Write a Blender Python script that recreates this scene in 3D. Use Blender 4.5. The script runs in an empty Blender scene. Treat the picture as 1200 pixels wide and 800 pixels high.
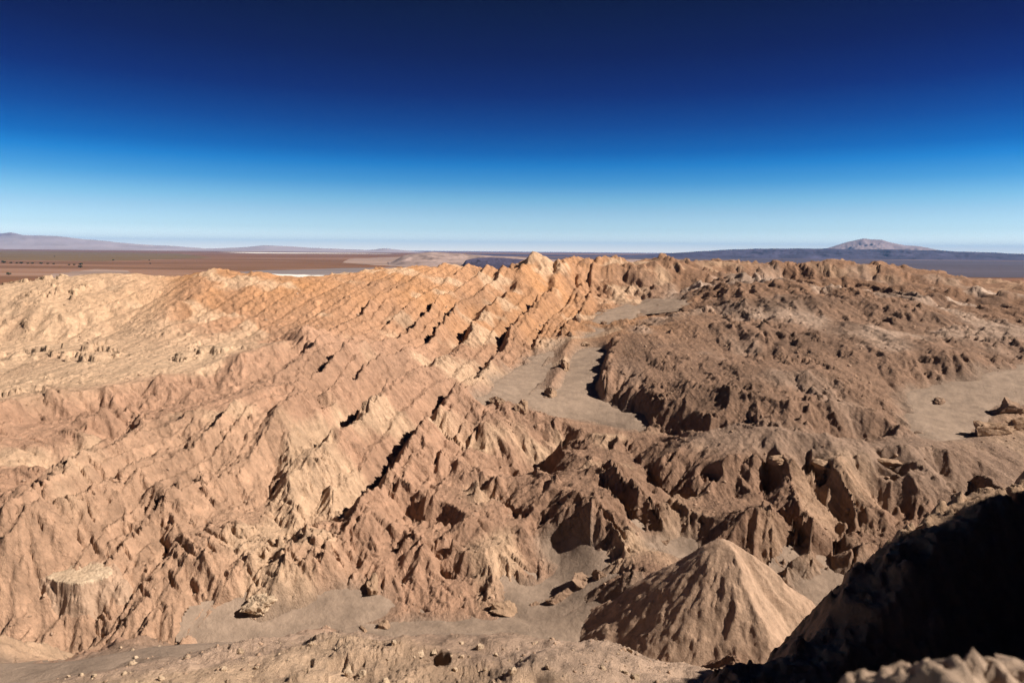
import bpy, math, time
import numpy as np
T0 = time.time()
R = math.radians
scene = bpy.context.scene
COL = scene.collection

# ------------------------------------------------------------------ camera
PITCH, ROLL, FPX = R(7.55), R(0.5), 800.0          # 24 mm lens on a 36 mm sensor
cd = bpy.data.cameras.new("camera")
cd.sensor_width = 36.0
cd.lens = 24.0
cd.clip_start = 0.1
cd.clip_end = 400000.0
cd.dof.use_dof = True
cd.dof.focus_distance = 160.0
cd.dof.aperture_fstop = 2.2
cam = bpy.data.objects.new("camera", cd)
COL.objects.link(cam)
scene.camera = cam
from mathutils import Matrix, Vector
cam.matrix_world = (Matrix.Rotation(R(90) - PITCH, 4, 'X') @ Matrix.Rotation(ROLL, 4, 'Z'))

# ------------------------------------------------------------------ sky and sun
SUN_EL, SUN_AZ = R(41), R(96)                       # azimuth clockwise from the view direction (+Y)
world = bpy.data.worlds.new("World")
scene.world = world
world.use_nodes = True
nt = world.node_tree
bg = nt.nodes["Background"]
sky = nt.nodes.new("ShaderNodeTexSky")
sky.sky_type = 'NISHITA'
sky.sun_disc = False
sky.sun_elevation = SUN_EL
sky.sun_rotation = SUN_AZ
sky.altitude = 2500
sky.air_density = 1.0
sky.dust_density = 0.3
sky.ozone_density = 4.0
# thin dry air at 2500 m seen through a polariser: deep navy overhead, pale towards the horizon, the same all round
tc = nt.nodes.new("ShaderNodeTexCoord"); sx = nt.nodes.new("ShaderNodeSeparateXYZ")
nt.links.new(tc.outputs["Generated"], sx.inputs[0])
ramp = nt.nodes.new("ShaderNodeValToRGB")
nt.links.new(sx.outputs[2], ramp.inputs[0])
SKY = [(0.0, (5.2, 4.3, 3.7)), (0.012, (3.7, 3.35, 3.1)), (0.03, (2.25, 2.3, 2.25)), (0.055, (1.6, 1.85, 1.9)), (0.072, (1.08, 1.65, 1.78)), (0.095, (0.40, 1.20, 1.64)), (0.119, (0.06, 0.85, 1.52)),
       (0.136, (0.005, 0.55, 1.22)), (0.17, (0.002, 0.28, 0.84)), (0.212, (0.001, 0.09, 0.50)), (0.26, (0.001, 0.025, 0.29)), (0.33, (0.0005, 0.004, 0.13)), (1.0, (0.0005, 0.003, 0.09))]
SKYK = 0.228
els = ramp.color_ramp.elements
for i, (p, c) in enumerate(SKY):
    e_ = els[i] if i < 1 else (els[1] if i == len(SKY) - 1 else None)
    if e_ is None: continue
    e_.position = p; e_.color = (c[0] * SKYK, c[1] * SKYK, c[2] * SKYK, 1)
for p, c in SKY[1:-1]:
    e_ = els.new(p); e_.color = (c[0] * SKYK, c[1] * SKYK, c[2] * SKYK, 1)
smul = nt.nodes.new("ShaderNodeMix"); smul.data_type = 'RGBA'; smul.blend_type = 'MULTIPLY'; smul.inputs[0].default_value = 1.0
nt.links.new(sky.outputs[0], smul.inputs[6]); nt.links.new(ramp.outputs[0], smul.inputs[7])
nt.links.new(smul.outputs[2], bg.inputs[0])
bg.inputs[1].default_value = 0.15
sl = bpy.data.lights.new("sun", 'SUN')
sl.energy = 4.6
sl.angle = R(0.53)
sl.color = (1.0, 0.94, 0.86)
sun = bpy.data.objects.new("sun", sl)
COL.objects.link(sun)
sdir = Vector((math.sin(SUN_AZ) * math.cos(SUN_EL), math.cos(SUN_AZ) * math.cos(SUN_EL), math.sin(SUN_EL)))
sun.rotation_euler = sdir.to_track_quat('Z', 'Y').to_euler()
sun.location = (60, -40, 80)
vs = scene.view_settings
vs.view_transform = 'Standard'
vs.look = 'None'
vs.gamma = 1.0
vs.exposure = 0.9
scene.cycles.use_denoising = True
scene.cycles.denoiser = 'OPENIMAGEDENOISE'
scene.cycles.denoising_input_passes = 'RGB_ALBEDO_NORMAL'
scene.cycles.denoising_prefilter = 'FAST'
scene.cycles.diffuse_bounces = 1
scene.cycles.max_bounces = 4
scene.cycles.volume_bounces = 0

# ------------------------------------------------------------------ maths helpers
CR, SR, CP, SP = math.cos(ROLL), math.sin(ROLL), math.cos(PITCH), math.sin(PITCH)
def ray(px, py):
    a, b = (px - 600) / FPX, (400 - py) / FPX
    u, v = a * CR - b * SR, a * SR + b * CR
    return u, CP + v * SP, -SP + v * CP
def azs(px, py):
    x, y, z = ray(px, py)
    return math.atan2(x, y), -z / math.hypot(x, y)    # azimuth, drop per metre of range
rng = np.random.RandomState(7)
PERM = rng.permutation(4096).astype(np.int32)
ANG = rng.rand(4096) * 2 * np.pi
GX, GY = np.cos(ANG).astype(np.float32), np.sin(ANG).astype(np.float32)
RX, RY = rng.rand(4096).astype(np.float32), rng.rand(4096).astype(np.float32)
def hsh(i, j, s=0):
    return PERM[(PERM[(i + s * 57) & 4095] + j) & 4095]
def perlin(x, y, s=0):
    xi, yi = np.floor(x), np.floor(y)
    xf, yf = (x - xi).astype(np.float32), (y - yi).astype(np.float32)
    xi, yi = xi.astype(np.int32), yi.astype(np.int32)
    u, v = xf * xf * xf * (xf * (xf * 6 - 15) + 10), yf * yf * yf * (yf * (yf * 6 - 15) + 10)
    def g(a, b):
        h = hsh(xi + a, yi + b, s)
        return GX[h] * (xf - a) + GY[h] * (yf - b)
    n0, n1 = g(0, 0), g(0, 1)
    n0 += u * (g(1, 0) - n0)
    n1 += u * (g(1, 1) - n1)
    return (n0 + v * (n1 - n0)) * 1.5
def fbm(x, y, wl, octs=4, s=0, gain=0.5):
    t, a, n = 0, 1.0, 0
    for o in range(octs):
        t = t + a * perlin(x / wl + 13.7 * o, y / wl - 7.1 * o, s + o)
        n += a; a *= gain; wl *= 0.5
    return t / n
def sm(a, b, x):
    t = np.clip((x - a) / (b - a), 0, 1)
    return t * t * (3 - 2 * t)

# ------------------------------------------------------------------ the broad shape of the land: surveyed points (photo x, y, range along the view)
CP_ = [
 # near shoulder below the viewpoint
 (-200,800,54),(0,796,54),(180,768,56),(330,772,56),(420,754,57),(540,768,56),(680,762,56),(780,788,54),(600,815,47),(300,815,47),(0,830,46),(300,760,76),(600,752,78),(0,785,75),(900,790,76),(600,900,30),(200,900,30),(-200,900,30),(1000,900,30),(1000,850,40),
 # dry riverbed and valley floor
 (480,747,104),(700,737,106),(600,742,105),(350,722,109),(250,757,101),(60,777,97),(-120,790,93),(760,747,101),(850,765,92),(950,755,95),(1100,740,97),(1250,735,98),
 (640,692,118),(660,650,130),(600,655,124),(540,690,117),(740,672,111),(740,700,105),(690,712,107),(780,690,106),(660,716,110),(790,642,129),(970,692,115),(1000,622,134),(1080,604,137),(1250,620,132),
 # centre badlands
 (620,590,142),(690,600,132),(640,550,170),(600,560,164),(520,640,128),(500,560,156),(450,600,141),(400,642,127),(400,520,165),(450,472,190),(540,520,176),(560,462,212),
 (720,560,152),(740,520,180),(800,560,150),
 # sand basin
 (660,490,206),(650,470,215),(620,430,257),(690,390,317),(760,355,400),(720,480,212),
 # hogback slope and skyline
 (580,440,240),(420,400,255),(500,350,330),(560,332,385),(590,322,410),(625,306,455),(440,320,395),(375,327,370),(310,328,345),(250,326,335),(180,325,330),(120,319,325),(60,328,305),(0,342,285),(-150,350,270),(540,313,420),(700,310,520),(780,306,600),
 (680,340,430),(640,380,320),
 # left side
 (150,360,285),(80,390,250),(0,400,240),(-150,410,225),(200,420,215),(50,445,190),(180,447,190),(330,402,245),(350,392,240),(0,490,150),(-150,500,140),(200,482,168),
 (0,603,108),(60,568,120),(120,532,140),(165,502,158),(220,489,165),(300,492,160),(260,440,200),
 (200,622,122),(100,650,110),(200,702,106),(90,690,106),(330,642,118),(400,682,116),(0,700,101),(0,760,97),(-150,700,98),(300,580,138),(280,720,107),
 # right side
 (850,730,100),(900,605,127),(1000,640,124),(920,685,116),(905,540,148),(1010,540,150),(1100,565,146),(1200,560,150),(880,500,170),(1000,517,166),(1100,522,162),(900,590,140),
 (950,475,186),(950,420,228),(950,370,290),(850,340,370),(950,330,430),(850,310,560),(910,311,575),(960,312,585),(1000,321,590),(1080,334,600),(1150,339,620),(1250,344,620),(1100,482,187),(1180,440,205),(1150,392,258),(1150,350,400),(1250,380,290),(800,420,240),(800,470,205),(1250,470,190),
]
cz = []
for px, py, d in CP_:
    a, s = azs(px, py)
    rr = d / math.cos(a)
    cz.append((a, math.log(rr), -s * rr))
for px, py, d in [c for c in CP_ if c[1] < 335 and c[2] > 270]:
    a, s_ = azs(px, py)
    rr = d / math.cos(a)
    for k, dz in ((1.16, 12), (1.4, 32), (1.8, 55)): cz.append((a, math.log(rr * k), -s_ * rr - dz))
for a in np.linspace(-0.85, 0.95, 10):               # the land falls away to the plain beyond the skyline
    cz.append((a, math.log(1150), -100)); cz.append((a, math.log(1500), -125))
cz = np.array(cz)
def tps(r2): return r2 * np.log(r2 + 1e-9)
def rbf(pts, lam=2e-3):
    P = pts[:, :2]; n = len(P)
    D = ((P[:, None] - P[None]) ** 2).sum(-1)
    A = np.zeros((n + 3, n + 3))
    A[:n, :n] = tps(D) + lam * np.eye(n)
    A[:n, n] = A[n, :n] = 1
    A[:n, n + 1:] = P; A[n + 1:, :n] = P.T
    w = np.linalg.solve(A, np.concatenate([pts[:, 2], [0, 0, 0]]))
    def f(a, l):
        out = w[n] + w[n + 1] * a + w[n + 2] * l
        for k in range(n):
            out = out + w[k] * tps((a - P[k, 0]) ** 2 + (l - P[k, 1]) ** 2)
        return out
    return f
A0, A1, L0, L1, DU = -0.82, 0.90, math.log(20.0), math.log(1500.0), 0.004
NA, NL = int((A1 - A0) / DU) + 1, int((L1 - L0) / DU) + 1
ca, cl = A0 + DU * np.arange(NA), L0 + DU * np.arange(NL)
st = 4
fb = rbf(cz)
GA, GL = np.meshgrid(A0 + DU * st * np.arange(NA // st + 2), L0 + DU * st * np.arange(NL // st + 2), indexing='ij')
BASE_C = fb(GA, GL)
def bil(tab, u, v):
    u = np.clip(u, 0, tab.shape[0] - 1.001); v = np.clip(v, 0, tab.shape[1] - 1.001)
    i, j = u.astype(np.int32), v.astype(np.int32)
    fu, fv = u - i, v - j
    return (tab[i, j] * (1 - fu) + tab[i + 1, j] * fu) * (1 - fv) + (tab[i, j + 1] * (1 - fu) + tab[i + 1, j + 1] * fu) * fv
def base(a, l):
    return bil(BASE_C, (np.asarray(a, float) - A0) / (DU * st), (np.asarray(l, float) - L0) / (DU * st))
LSCAN = np.linspace(math.log(36), math.log(1000), 1500)
def hit(px, py, off=0.0):
    a, s = azs(px, py)
    zb = base(np.full_like(LSCAN, a), LSCAN) + off
    below = np.nonzero(-s * np.exp(LSCAN) < zb)[0]
    below = below[LSCAN[below] > math.log(70)] if py < 770 else below
    l = LSCAN[below[0]] if len(below) else LSCAN[-1]
    return a, l
def world_pt(px, py, off=0.0):
    a, l = hit(px, py, off); r = math.exp(l)
    return r * math.sin(a), r * math.cos(a), float(base(np.array([a]), np.array([l]))[0]) + off

# ------------------------------------------------------------------ crests and gullies (height above / below the broad shape, photo polyline)
LINES = [
 # left hillside crest and the hollow behind it
 (1.5,[(-60,640),(0,603),(40,575),(75,552),(100,535),(120,533),(140,520),(165,503),(178,492),(195,488),(215,487),(240,490)]),
 (-2.0,[(-40,610),(0,592),(30,578),(60,558),(90,533),(115,527),(150,508),(170,494)]),
 # pale terrace edge, and the foot of its slope
 (1.8,[(-60,500),(0,480),(20,472),(45,465),(90,460),(130,452),(180,445),(240,430),(300,412),(335,398)]),
 (-2.0,[(0,505),(45,497),(90,492),(130,484),(180,481),(210,479),(250,468),(290,452),(325,430),(340,408)]),
 (1.6,[(100,490),(125,481),(150,480),(170,488)]),
 # pale bowl: its gully, the orange rib, and the terrace lip
 (-2.5,[(0,400),(50,398),(85,405),(110,398),(140,386),(165,368),(185,350),(205,332)]), (2.5,[(246,321),(222,342),(200,365),(185,385)]), (1.5,[(0,425),(60,410),(110,406),(160,398),(220,385),(260,372)]),
 (2.0,[(40,345),(60,360),(70,372)]), (-1.5,[(120,340),(150,352),(160,365)]),
 # gullies and spurs of the hillside
 (-0.7,[(130,560),(165,600),(195,640),(235,690),(258,715)]),
 (1.2,[(150,540),(190,590),(225,640),(262,690)]),
 (-1.5,[(60,600),(110,635),(150,665)]),
 (-0.8,[(240,530),(258,570),(290,620),(310,650)]),
 (-1.6,[(328,536),(314,574),(318,600),(345,640)]),
 (1.6,[(340,510),(336,560),(352,605),(372,640)]),
 (-2.0,[(386,582),(368,608),(340,640)]),
 (1.8,[(355,520),(378,548),(388,580),(410,620)]),
 # peaks and hogbacks of the middle left
 (2.2,[(345,388),(362,392),(385,406),(412,414),(430,424)]),
 (-2.0,[(335,402),(350,412),(335,425),(318,445)]),
 (1.8,[(326,436),(345,424),(362,412)]),
 (2.2,[(300,472),(310,458),(325,468),(340,486)]),
 (2.4,[(343,454),(362,470),(378,490)]), (1.5,[(343,454),(325,475)]),
 (-2.2,[(402,448),(385,470),(366,494)]),
 (2.2,[(408,450),(430,466)]), (1.5,[(408,450),(388,474),(372,498)]),
 (2.6,[(453,461),(480,474),(500,492)]), (2.4,[(453,461),(440,476),(420,500),(402,514),(386,528)]),
 (-2.4,[(449,454),(434,477),(414,503),(383,531)]),
 # centre badlands
 (1.2,[(500,472),(530,488),(560,500),(600,506),(640,500)]),
 (-2.5,[(490,500),(530,520),(570,535),(600,552),(630,560)]),
 (2.0,[(470,520),(520,535),(550,548),(570,560)]),
 (-3.0,[(660,525),(645,540),(625,552),(600,562)]),
 (1.6,[(633,500),(640,494),(655,490),(668,500),(690,510),(725,514)]),
 (2.2,[(655,525),(680,535),(720,548)]),
 (2.0,[(560,575),(590,560),(620,558),(650,562)]),
 (-2.5,[(560,585),(595,600),(612,612)]),
 (1.6,[(652,608),(662,598),(678,585),(700,592),(718,612),(735,640)]),
 (-2.0,[(700,560),(720,590),(745,612),(760,625)]),
 (2.5,[(700,545),(730,565),(760,590),(775,610)]),
 (-2.5,[(735,530),(765,560),(790,590)]),
 (1.5,[(480,640),(520,650),(560,645),(590,640)]), (-1.8,[(470,650),(520,668),(545,682)]),
 (1.8,[(420,600),(455,622),(500,640)]), (-2.0,[(440,590),(480,610),(530,622)]), (1.8,[(470,575),(520,592),(560,612)]),
 # spire ridge rising out of the sand, and its fellows
 (3.8,[(740,372),(728,388),(722,402),(714,422),(708,440),(706,455)]), (3.0,[(745,400),(740,430),(735,460)]), (-1.0,[(700,476),(690,462),(690,440),(700,415)]),
 (2.6,[(673,392),(665,408),(656,430),(648,446)]), (2.0,[(640,460),(648,452)]), (2.0,[(606,484),(614,468)]), (1.5,[(578,474),(586,462)]), (3.0,[(740,440),(760,470),(775,480)]),
 # steep dark end of the rubble hill
 (3.2,[(748,472),(770,470),(800,472),(830,480)]), (-2.0,[(745,488),(770,502),(810,507),(850,505),(900,512),(950,512),(1010,514),(1070,514)]),
 (4.0,[(760,455),(800,450),(860,462),(930,470),(1000,470),(1060,490)]),
 # smooth bench with alcoves
 (2.0,[(770,540),(800,520),(840,503),(865,497),(890,503),(930,509),(970,512),(1010,521),(1060,526),(1120,530)]),
 (2.5,[(820,548),(850,540),(880,533),(910,534),(940,545),(970,542),(1010,537),(1040,542),(1060,548),(1085,560),(1110,570)]),
 (-3.0,[(895,548),(900,562),(893,585)]), (-3.0,[(948,550),(945,570)]), (-3.5,[(1020,546),(1045,560),(1060,575)]), (-2.5,[(1090,550),(1110,568),(1122,585)]),
 (2.0,[(908,545),(925,570),(945,600)]), (2.0,[(965,545),(985,570),(1005,600)]), (2.2,[(1052,548),(1075,575),(1095,590)]), (2.0,[(1075,545),(1105,565),(1125,590)]),
 (-2.0,[(935,560),(960,590),(985,612)]), (-2.0,[(1000,560),(1025,590),(1045,605)]), (-2.0,[(1140,560),(1150,575),(1135,592)]),
 (2.0,[(1150,555),(1165,570),(1170,585)]),
 # second row of spurs
 (2.4,[(790,585),(820,606),(860,603),(900,604),(935,607),(955,618)]),
 (2.5,[(955,618),(985,625),(1010,640),(1035,640)]), (-2.0,[(925,615),(930,640),(920,665)]), (-2.0,[(985,632),(975,655),(965,672)]), (2.0,[(955,620),(955,645),(945,668)]), (2.0,[(1005,640),(998,660)]),
 # rubble hill and far right
 (3.0,[(760,400),(800,385),(850,378),(890,388)]), (-2.0,[(880,410),(940,430),(990,425)]), (2.5,[(900,445),(960,440),(1010,450)]),
 (2.0,[(1000,352),(1050,362),(1110,372),(1160,380),(1220,392)]), (-1.5,[(1000,365),(1050,385),(1110,405),(1180,430)]), (2.5,[(1000,375),(1060,400),(1120,425)]),
 (2.5,[(1060,352),(1100,343),(1140,338),(1180,350)]), (2.0,[(1000,337),(1040,335)]), (-3.0,[(1060,362),(1120,360),(1180,368)]), (-2.5,[(960,345),(1010,352),(1050,352)]), (2.5,[(880,352),(930,348),(970,356)]), (-2.0,[(760,372),(820,368),(870,376)]), (2.0,[(860,356),(800,366)]),
 (3.0,[(1040,352),(1070,347),(1100,362)]),
 # skyline
 (8.0,[(600,316),(612,311),(625,302),(634,308),(645,314)]), (3.0,[(575,318),(607,312)]), (4.0,[(660,312),(680,306),(700,312)]), (8.0,[(758,311),(770,305),(778,299),(788,302),(800,308)]), (4.0,[(810,312),(830,307),(870,306),(930,307),(1000,309)]), (2.0,[(520,315),(550,308),(580,314)]),
 (3.5,[(236,335),(248,318),(262,328)]), (3.5,[(288,335),(305,320),(318,330)]), (1.5,[(345,326),(372,320),(400,322),(430,317),(450,315),(475,322)]), (2.0,[(100,316),(112,311),(132,311),(150,316)]),
]
res = np.zeros((NA, NL)); msk = np.zeros((NA, NL), bool)
for h, poly in LINES:
    pts = [hit(px, py, h) for px, py in poly]
    for (a0, l0), (a1, l1) in zip(pts[:-1], pts[1:]):
        n = int(max(abs(a1 - a0), abs(l1 - l0)) / DU * 1.5) + 2
        t = np.linspace(0, 1, n)
        i = np.clip(((a0 + (a1 - a0) * t - A0) / DU).round().astype(int), 0, NA - 1)
        j = np.clip(((l0 + (l1 - l0) * t - L0) / DU).round().astype(int), 0, NL - 1)
        res[i, j] = h; msk[i, j] = True
def relax(r, m, val, n, eps):
    for _ in range(n):
        p = np.pad(r, 1, mode='edge')
        r = (p[:-2, 1:-1] + p[2:, 1:-1] + p[1:-1, :-2] + p[1:-1, 2:]) / (4 + eps)
        r[m] = val[m]
    return r
def solve(res, msk, eps):
    levels = [(res, msk)]
    for _ in range(3):
        r, m = levels[-1]
        na, nl = (r.shape[0] + 1) // 2, (r.shape[1] + 1) // 2
        rp = np.zeros((na * 2, nl * 2)); rp[:r.shape[0], :r.shape[1]] = r * m
        mp = np.zeros((na * 2, nl * 2)); mp[:r.shape[0], :r.shape[1]] = m
        c = mp.reshape(na, 2, nl, 2).sum((1, 3)); s = rp.reshape(na, 2, nl, 2).sum((1, 3))
        levels.append((s / np.maximum(c, 1), c > 0))
    cur = None
    for k in range(3, -1, -1):
        r, m = levels[k]
        if cur is None: cur = r.copy()
        else:
            cur = np.repeat(np.repeat(cur, 2, 0), 2, 1)[:r.shape[0], :r.shape[1]]
            cur[m] = r[m]
        cur = relax(cur, m, r, 60, eps * 4 ** k)
    return cur
RES = solve(res, msk, 0.006)
def blur(r, n=1):
    for _ in range(n):
        p = np.pad(r, 1, mode='edge'); r = (p[:-2, 1:-1] + 2 * r + p[2:, 1:-1]) / 4
        p = np.pad(r, 1, mode='edge'); r = (p[1:-1, :-2] + 2 * r + p[1:-1, 2:]) / 4
    return r
RES = blur(RES, 1)
BASE_F = base(*np.meshgrid(ca, cl, indexing='ij'))
def talus(H, lim, n):                                  # loose slopes rest at their angle of repose
    for _ in range(n):
        for ax in (0, 1):
            d = np.diff(H, axis=ax)
            l = lim[None, :] if ax == 0 else lim[None, 1:]
            e = np.sign(d) * np.maximum(np.abs(d) - l, 0) * 0.24
            if ax == 0: H[:-1] += e; H[1:] -= e
            else: H[:, :-1] += e; H[:, 1:] -= e
    return H
RES = talus(BASE_F + RES, np.exp(cl) * DU * 1.0, 50) - BASE_F
print("lines solved", time.time() - T0)

# ------------------------------------------------------------------ the land mesh: fine where it is seen face on
def rows():
    segs = [(22, 80, 150), (80, 200, 470), (200, 450, 340), (450, 1450, 150)]
    out = [np.linspace(math.log(a), math.log(b), n, endpoint=False) for a, b, n in segs]
    return np.concatenate(out + [[math.log(1450)]])
VL = rows()
VA = np.linspace(-0.80, 0.88, 1100)
AA, LL = np.meshgrid(VA, VL, indexing='ij')
RR = np.exp(LL)
X = (RR * np.sin(AA)); Y = (RR * np.cos(AA))
ZB = base(AA, LL)
ZR = bil(RES, (AA - A0) / DU, (LL - L0) / DU)
def grad(Z):
    dl = np.gradient(Z, VL, axis=1) / RR
    da = np.gradient(Z, VA, axis=0) / RR
    return dl * np.sin(AA) + da * np.cos(AA), dl * np.cos(AA) - da * np.sin(AA)
def poly_sdf(poly_px, off=0.0):
    """signed distance (metres, + inside) to a ground polygon given by photo points"""
    P = np.array([world_pt(px, py, off)[:2] for px, py in poly_px])
    d = np.full(X.shape, 1e9); ins = np.zeros(X.shape, bool)
    for (x0, y0), (x1, y1) in zip(P, np.roll(P, -1, 0)):
        ex, ey = x1 - x0, y1 - y0
        t = np.clip(((X - x0) * ex + (Y - y0) * ey) / (ex * ex + ey * ey + 1e-9), 0, 1)
        d = np.minimum(d, (X - x0 - t * ex) ** 2 + (Y - y0 - t * ey) ** 2)
        c = (y0 > Y) != (y1 > Y)
        ins ^= c & (X < ex * (Y - y0) / (ey + 1e-12) + x0)
    return np.where(ins, 1, -1) * np.sqrt(d)
SAND = {
 'sand_basin': [(572,468),(588,448),(612,430),(636,416),(660,404),(688,393),(704,386),(716,392),(714,408),(700,432),(694,462),(714,478),(742,488),(735,497),(700,490),(665,484),(650,488),(620,478),(600,470)],
 'dry_riverbed': [(410,744),(480,737),(560,731),(660,727),(760,732),(815,742),(800,752),(700,754),(600,756),(480,757)],
 'sandy_track': [(-60,792),(-60,778),(60,775),(150,768),(215,757),(262,743),(330,731),(400,714),(430,707),(437,712),(402,726),(340,741),(250,760),(100,779)],
 'sand_apron': [(700,376),(716,364),(736,357),(746,362),(736,374),(716,380)],
 'sand_drift': [(742,360),(765,351),(800,352),(788,361),(760,364)],
 'stream_channel': [(625,717),(615,700),(645,690),(664,672),(668,655),(655,648),(668,643),(690,655),(690,675),(668,700),(655,715)],
 'sand_flat': [(1066,472),(1085,458),(1130,452),(1190,436),(1230,430),(1230,455),(1150,478),(1130,508),(1098,512),(1080,498)],
 'wash': [(960,705),(945,688),(985,684),(1020,690),(1020,710)],
 'sand_pocket': [(770,642),(775,633),(800,633),(812,640),(790,648)],
}
swarp = fbm(X, Y, 17, 3, 141, .6)
SDF = {k: poly_sdf(v) + (4.0 if k in ('sand_basin', 'sand_flat', 'sandy_track', 'dry_riverbed') else 1.2) * swarp for k, v in SAND.items()}
sand_in = np.maximum.reduce(list(SDF.values()))
hog = sm(-14, 10, poly_sdf([(150,350),(240,326),(440,320),(560,315),(640,308),(700,322),(690,355),(640,392),(590,425),(560,455),(520,490),(470,560),(430,620),(360,610),(270,555),(200,505),(250,460),(330,420),(290,404),(200,400)]))
rubble = sm(-6, 8, poly_sdf([(735,370),(800,330),(900,325),(1050,330),(1250,360),(1250,420),(1180,430),(1090,455),(1070,512),(850,508),(760,500),(742,470),(725,420)]))
smooth_b = sm(-5, 5, poly_sdf([(780,530),(850,497),(1000,512),(1250,510),(1250,600),(1100,600),(1000,555),(850,540)]))
fore = sm(math.log(80), math.log(68), LL)
pale_l = sm(-8, 10, poly_sdf([(-150,340),(0,328),(120,312),(230,322),(200,380),(330,402),(240,432),(180,447),(0,482),(-150,500)]))
hillA = sm(-6, 6, poly_sdf([(-150,640),(0,603),(120,533),(165,503),(240,490),(330,500),(360,560),(400,640),(420,690),(330,720),(220,755),(0,765),(-150,775)]))
far = sm(math.log(300), math.log(450), LL)
print("masks", time.time() - T0)

Z = ZB + ZR
cell = np.maximum(RR * (VA[1] - VA[0]), 0.02)
def lod(wl): return sm(1.6, 3.2, wl / cell)
# broad undulation
Z += 1.6 * fbm(X, Y, 60, 3, 3) * (1 - 0.6 * fore)
Z += rubble * 4.0 * fbm(X, Y * .8, 52, 3, 7)
# hogbacks: tilted beds cropping out along the strike, steep side to the left
wx = 4.0 * fbm(X, Y, 70, 2, 11) + 2.2 * fbm(X, Y, 24, 2, 13) + 0.55 * fbm(X, Y, 7, 3, 12, .6)
q = (X - 0.20 * Y + wx)
def saw(q, wl, k=0.22, rand=0.0, seed=0):
    i = np.floor(q / wl); t = q / wl - i
    h = np.where(t < k, t / k, (1 - t) / (1 - k)) - 0.5
    if rand:
        i = i.astype(np.int32); g = RX[hsh(i, i * 3, seed)]; g1 = RX[hsh(i - 1, (i - 1) * 3, seed)]
        h = (h + 0.5) * (1 - rand + 2 * rand * g) - 0.5
    return h
qi = q + 8.5 * perlin(q / 33.0, np.zeros_like(q) + 0.37, 17)
along = 0.42 + 0.95 * np.clip(fbm(X * 0.8, Y * 0.6, 34, 3, 21) + 0.38, 0, 1.1)
FW = 12.3
fin_i = np.floor(qi / FW)
notch = np.abs(perlin(Y / 11.0 + 7.3 * fin_i, fin_i * 3.1, 23)) * 2.2 + .5 * np.abs(perlin(Y / 4.0 + 3.3 * fin_i, fin_i * 5.1, 25))                  # flatirons: each bed's crest is notched along the strike
core = hog * (1 - 0.45 * far) * (0.35 + 0.65 * sm(-100, -60, X - 0.02 * Y))
Z += core * (7.4 * (saw(qi, FW, 0.22, 0.42, 4) + .5) * (1.10 - .36 * np.clip(notch, 0, 1.1)) - 3.2 + 1.1 * saw(qi + 2, 4.3, .3, .5, 6)) * along
Z += hillA * (1 - hog) * (2.4 * saw(qi + 5, 12.0, .3, .4, 9) + .8 * saw(qi, 4.6, .3, .5, 6)) * along
Z += rubble * (1.0 * saw(q + 4 * fbm(X, Y, 30, 2, 5), 9.0, 0.3)) * along * (0.5 + far)
jag = 1 - 2 * np.abs(fbm(X * .9 + 30, Y * .8, 44, 4, 33, .5))
Z += far * sm(-0.12, 0.05, AA) * (5.0 * (jag - .66) + 2.5 * sm(.1, .2, fbm(X, Y * .7, 30, 4, 35, .6)) - .6) * (1 - pale_l)
Z += far * (1 - hog) * sm(-0.05, 0.12, AA) * (5.0 * np.abs(fbm(X, Y, 44, 4, 31, .5)) - 2.0) * (1 - pale_l)
Z += (pale_l * 0.5 + hillA * 0.5) * saw(q + 5 * fbm(X, Y, 30, 2, 5), 12.0, 0.25)

# gullies running straight down the slopes (two-way branching)
def gully(Z, wl, amp, seed, gx, gy, w, sharp):
    f = 1.0 / wl
    g = np.sqrt(gx * gx + gy * gy) + 1e-6
    px_, py_ = (-gy / g).astype(np.float32), (gx / g).astype(np.float32)
    cs = wl * 1.35                                           # cell size
    u, v = X / cs, Y / cs
    iu, iv = np.floor(u), np.floor(v)
    fu, fv = (u - iu).astype(np.float32), (v - iv).astype(np.float32)
    iu, iv = iu.astype(np.int32), iv.astype(np.int32)
    c = np.zeros(X.shape, np.float32); s = np.zeros_like(c); ws = np.full_like(c, 1e-5)
    k = np.float32(2 * np.pi * cs * f)
    for i in (-1, 0, 1):
        for j in (-1, 0, 1):
            h = hsh(iu + i, iv + j, seed)
            ox, oy = fu - i - 0.5 - (RX[h] - 0.5) * 0.8, fv - j - 0.5 - (RY[h] - 0.5) * 0.8
            d2 = ox * ox + oy * oy
            wt = np.maximum(0, np.exp(-2.2 * d2) - 0.012)
            ph = (ox * px_ + oy * py_) * k + RX[(h * 7 + 3) & 4095] * 1.5
            c += wt * np.cos(ph); s += wt * np.sin(ph); ws += wt
    m = np.sqrt(c * c + s * s)
    phi = np.abs(np.arctan2(s, c)) / np.pi
    tri = 1 - 2 * phi
    mag = np.minimum(1, m / ws * 1.6)
    st_ = sm(0.06, 0.45, g)
    a = amp * wl * w * st_ * mag
    dgrad = -a * 2 * f * np.sign(s)
    return Z + a * (sharp * tri + (1 - sharp) * c / np.maximum(m, 1e-5)), gx + dgrad * px_, gy + dgrad * py_
notsand = np.maximum(sm(1.5, -3, sand_in), sm(1.2, 3.0, ZR))
W0 = notsand * (1 - 0.75 * fore) * (1 - 0.55 * smooth_b) * (1 - 0.45 * rubble) * (1 - 0.5 * pale_l)
gx, gy = grad(Z)
for k, (wl, amp, shp, keep_) in enumerate([(17, .085, .45, .1), (8.3, .085, .5, .38), (4.1, .10, .6, 1), (2.0, .095, .7, 1), (1.0, .075, .7, 1)]):
    Z, gx, gy = gully(Z, wl, amp, 40 + k, gx, gy, W0 * lod(wl) * (1 - (1 - keep_) * np.clip(hog + .6 * hillA, 0, 1)) * (1 - .5 * far), shp)
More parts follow.
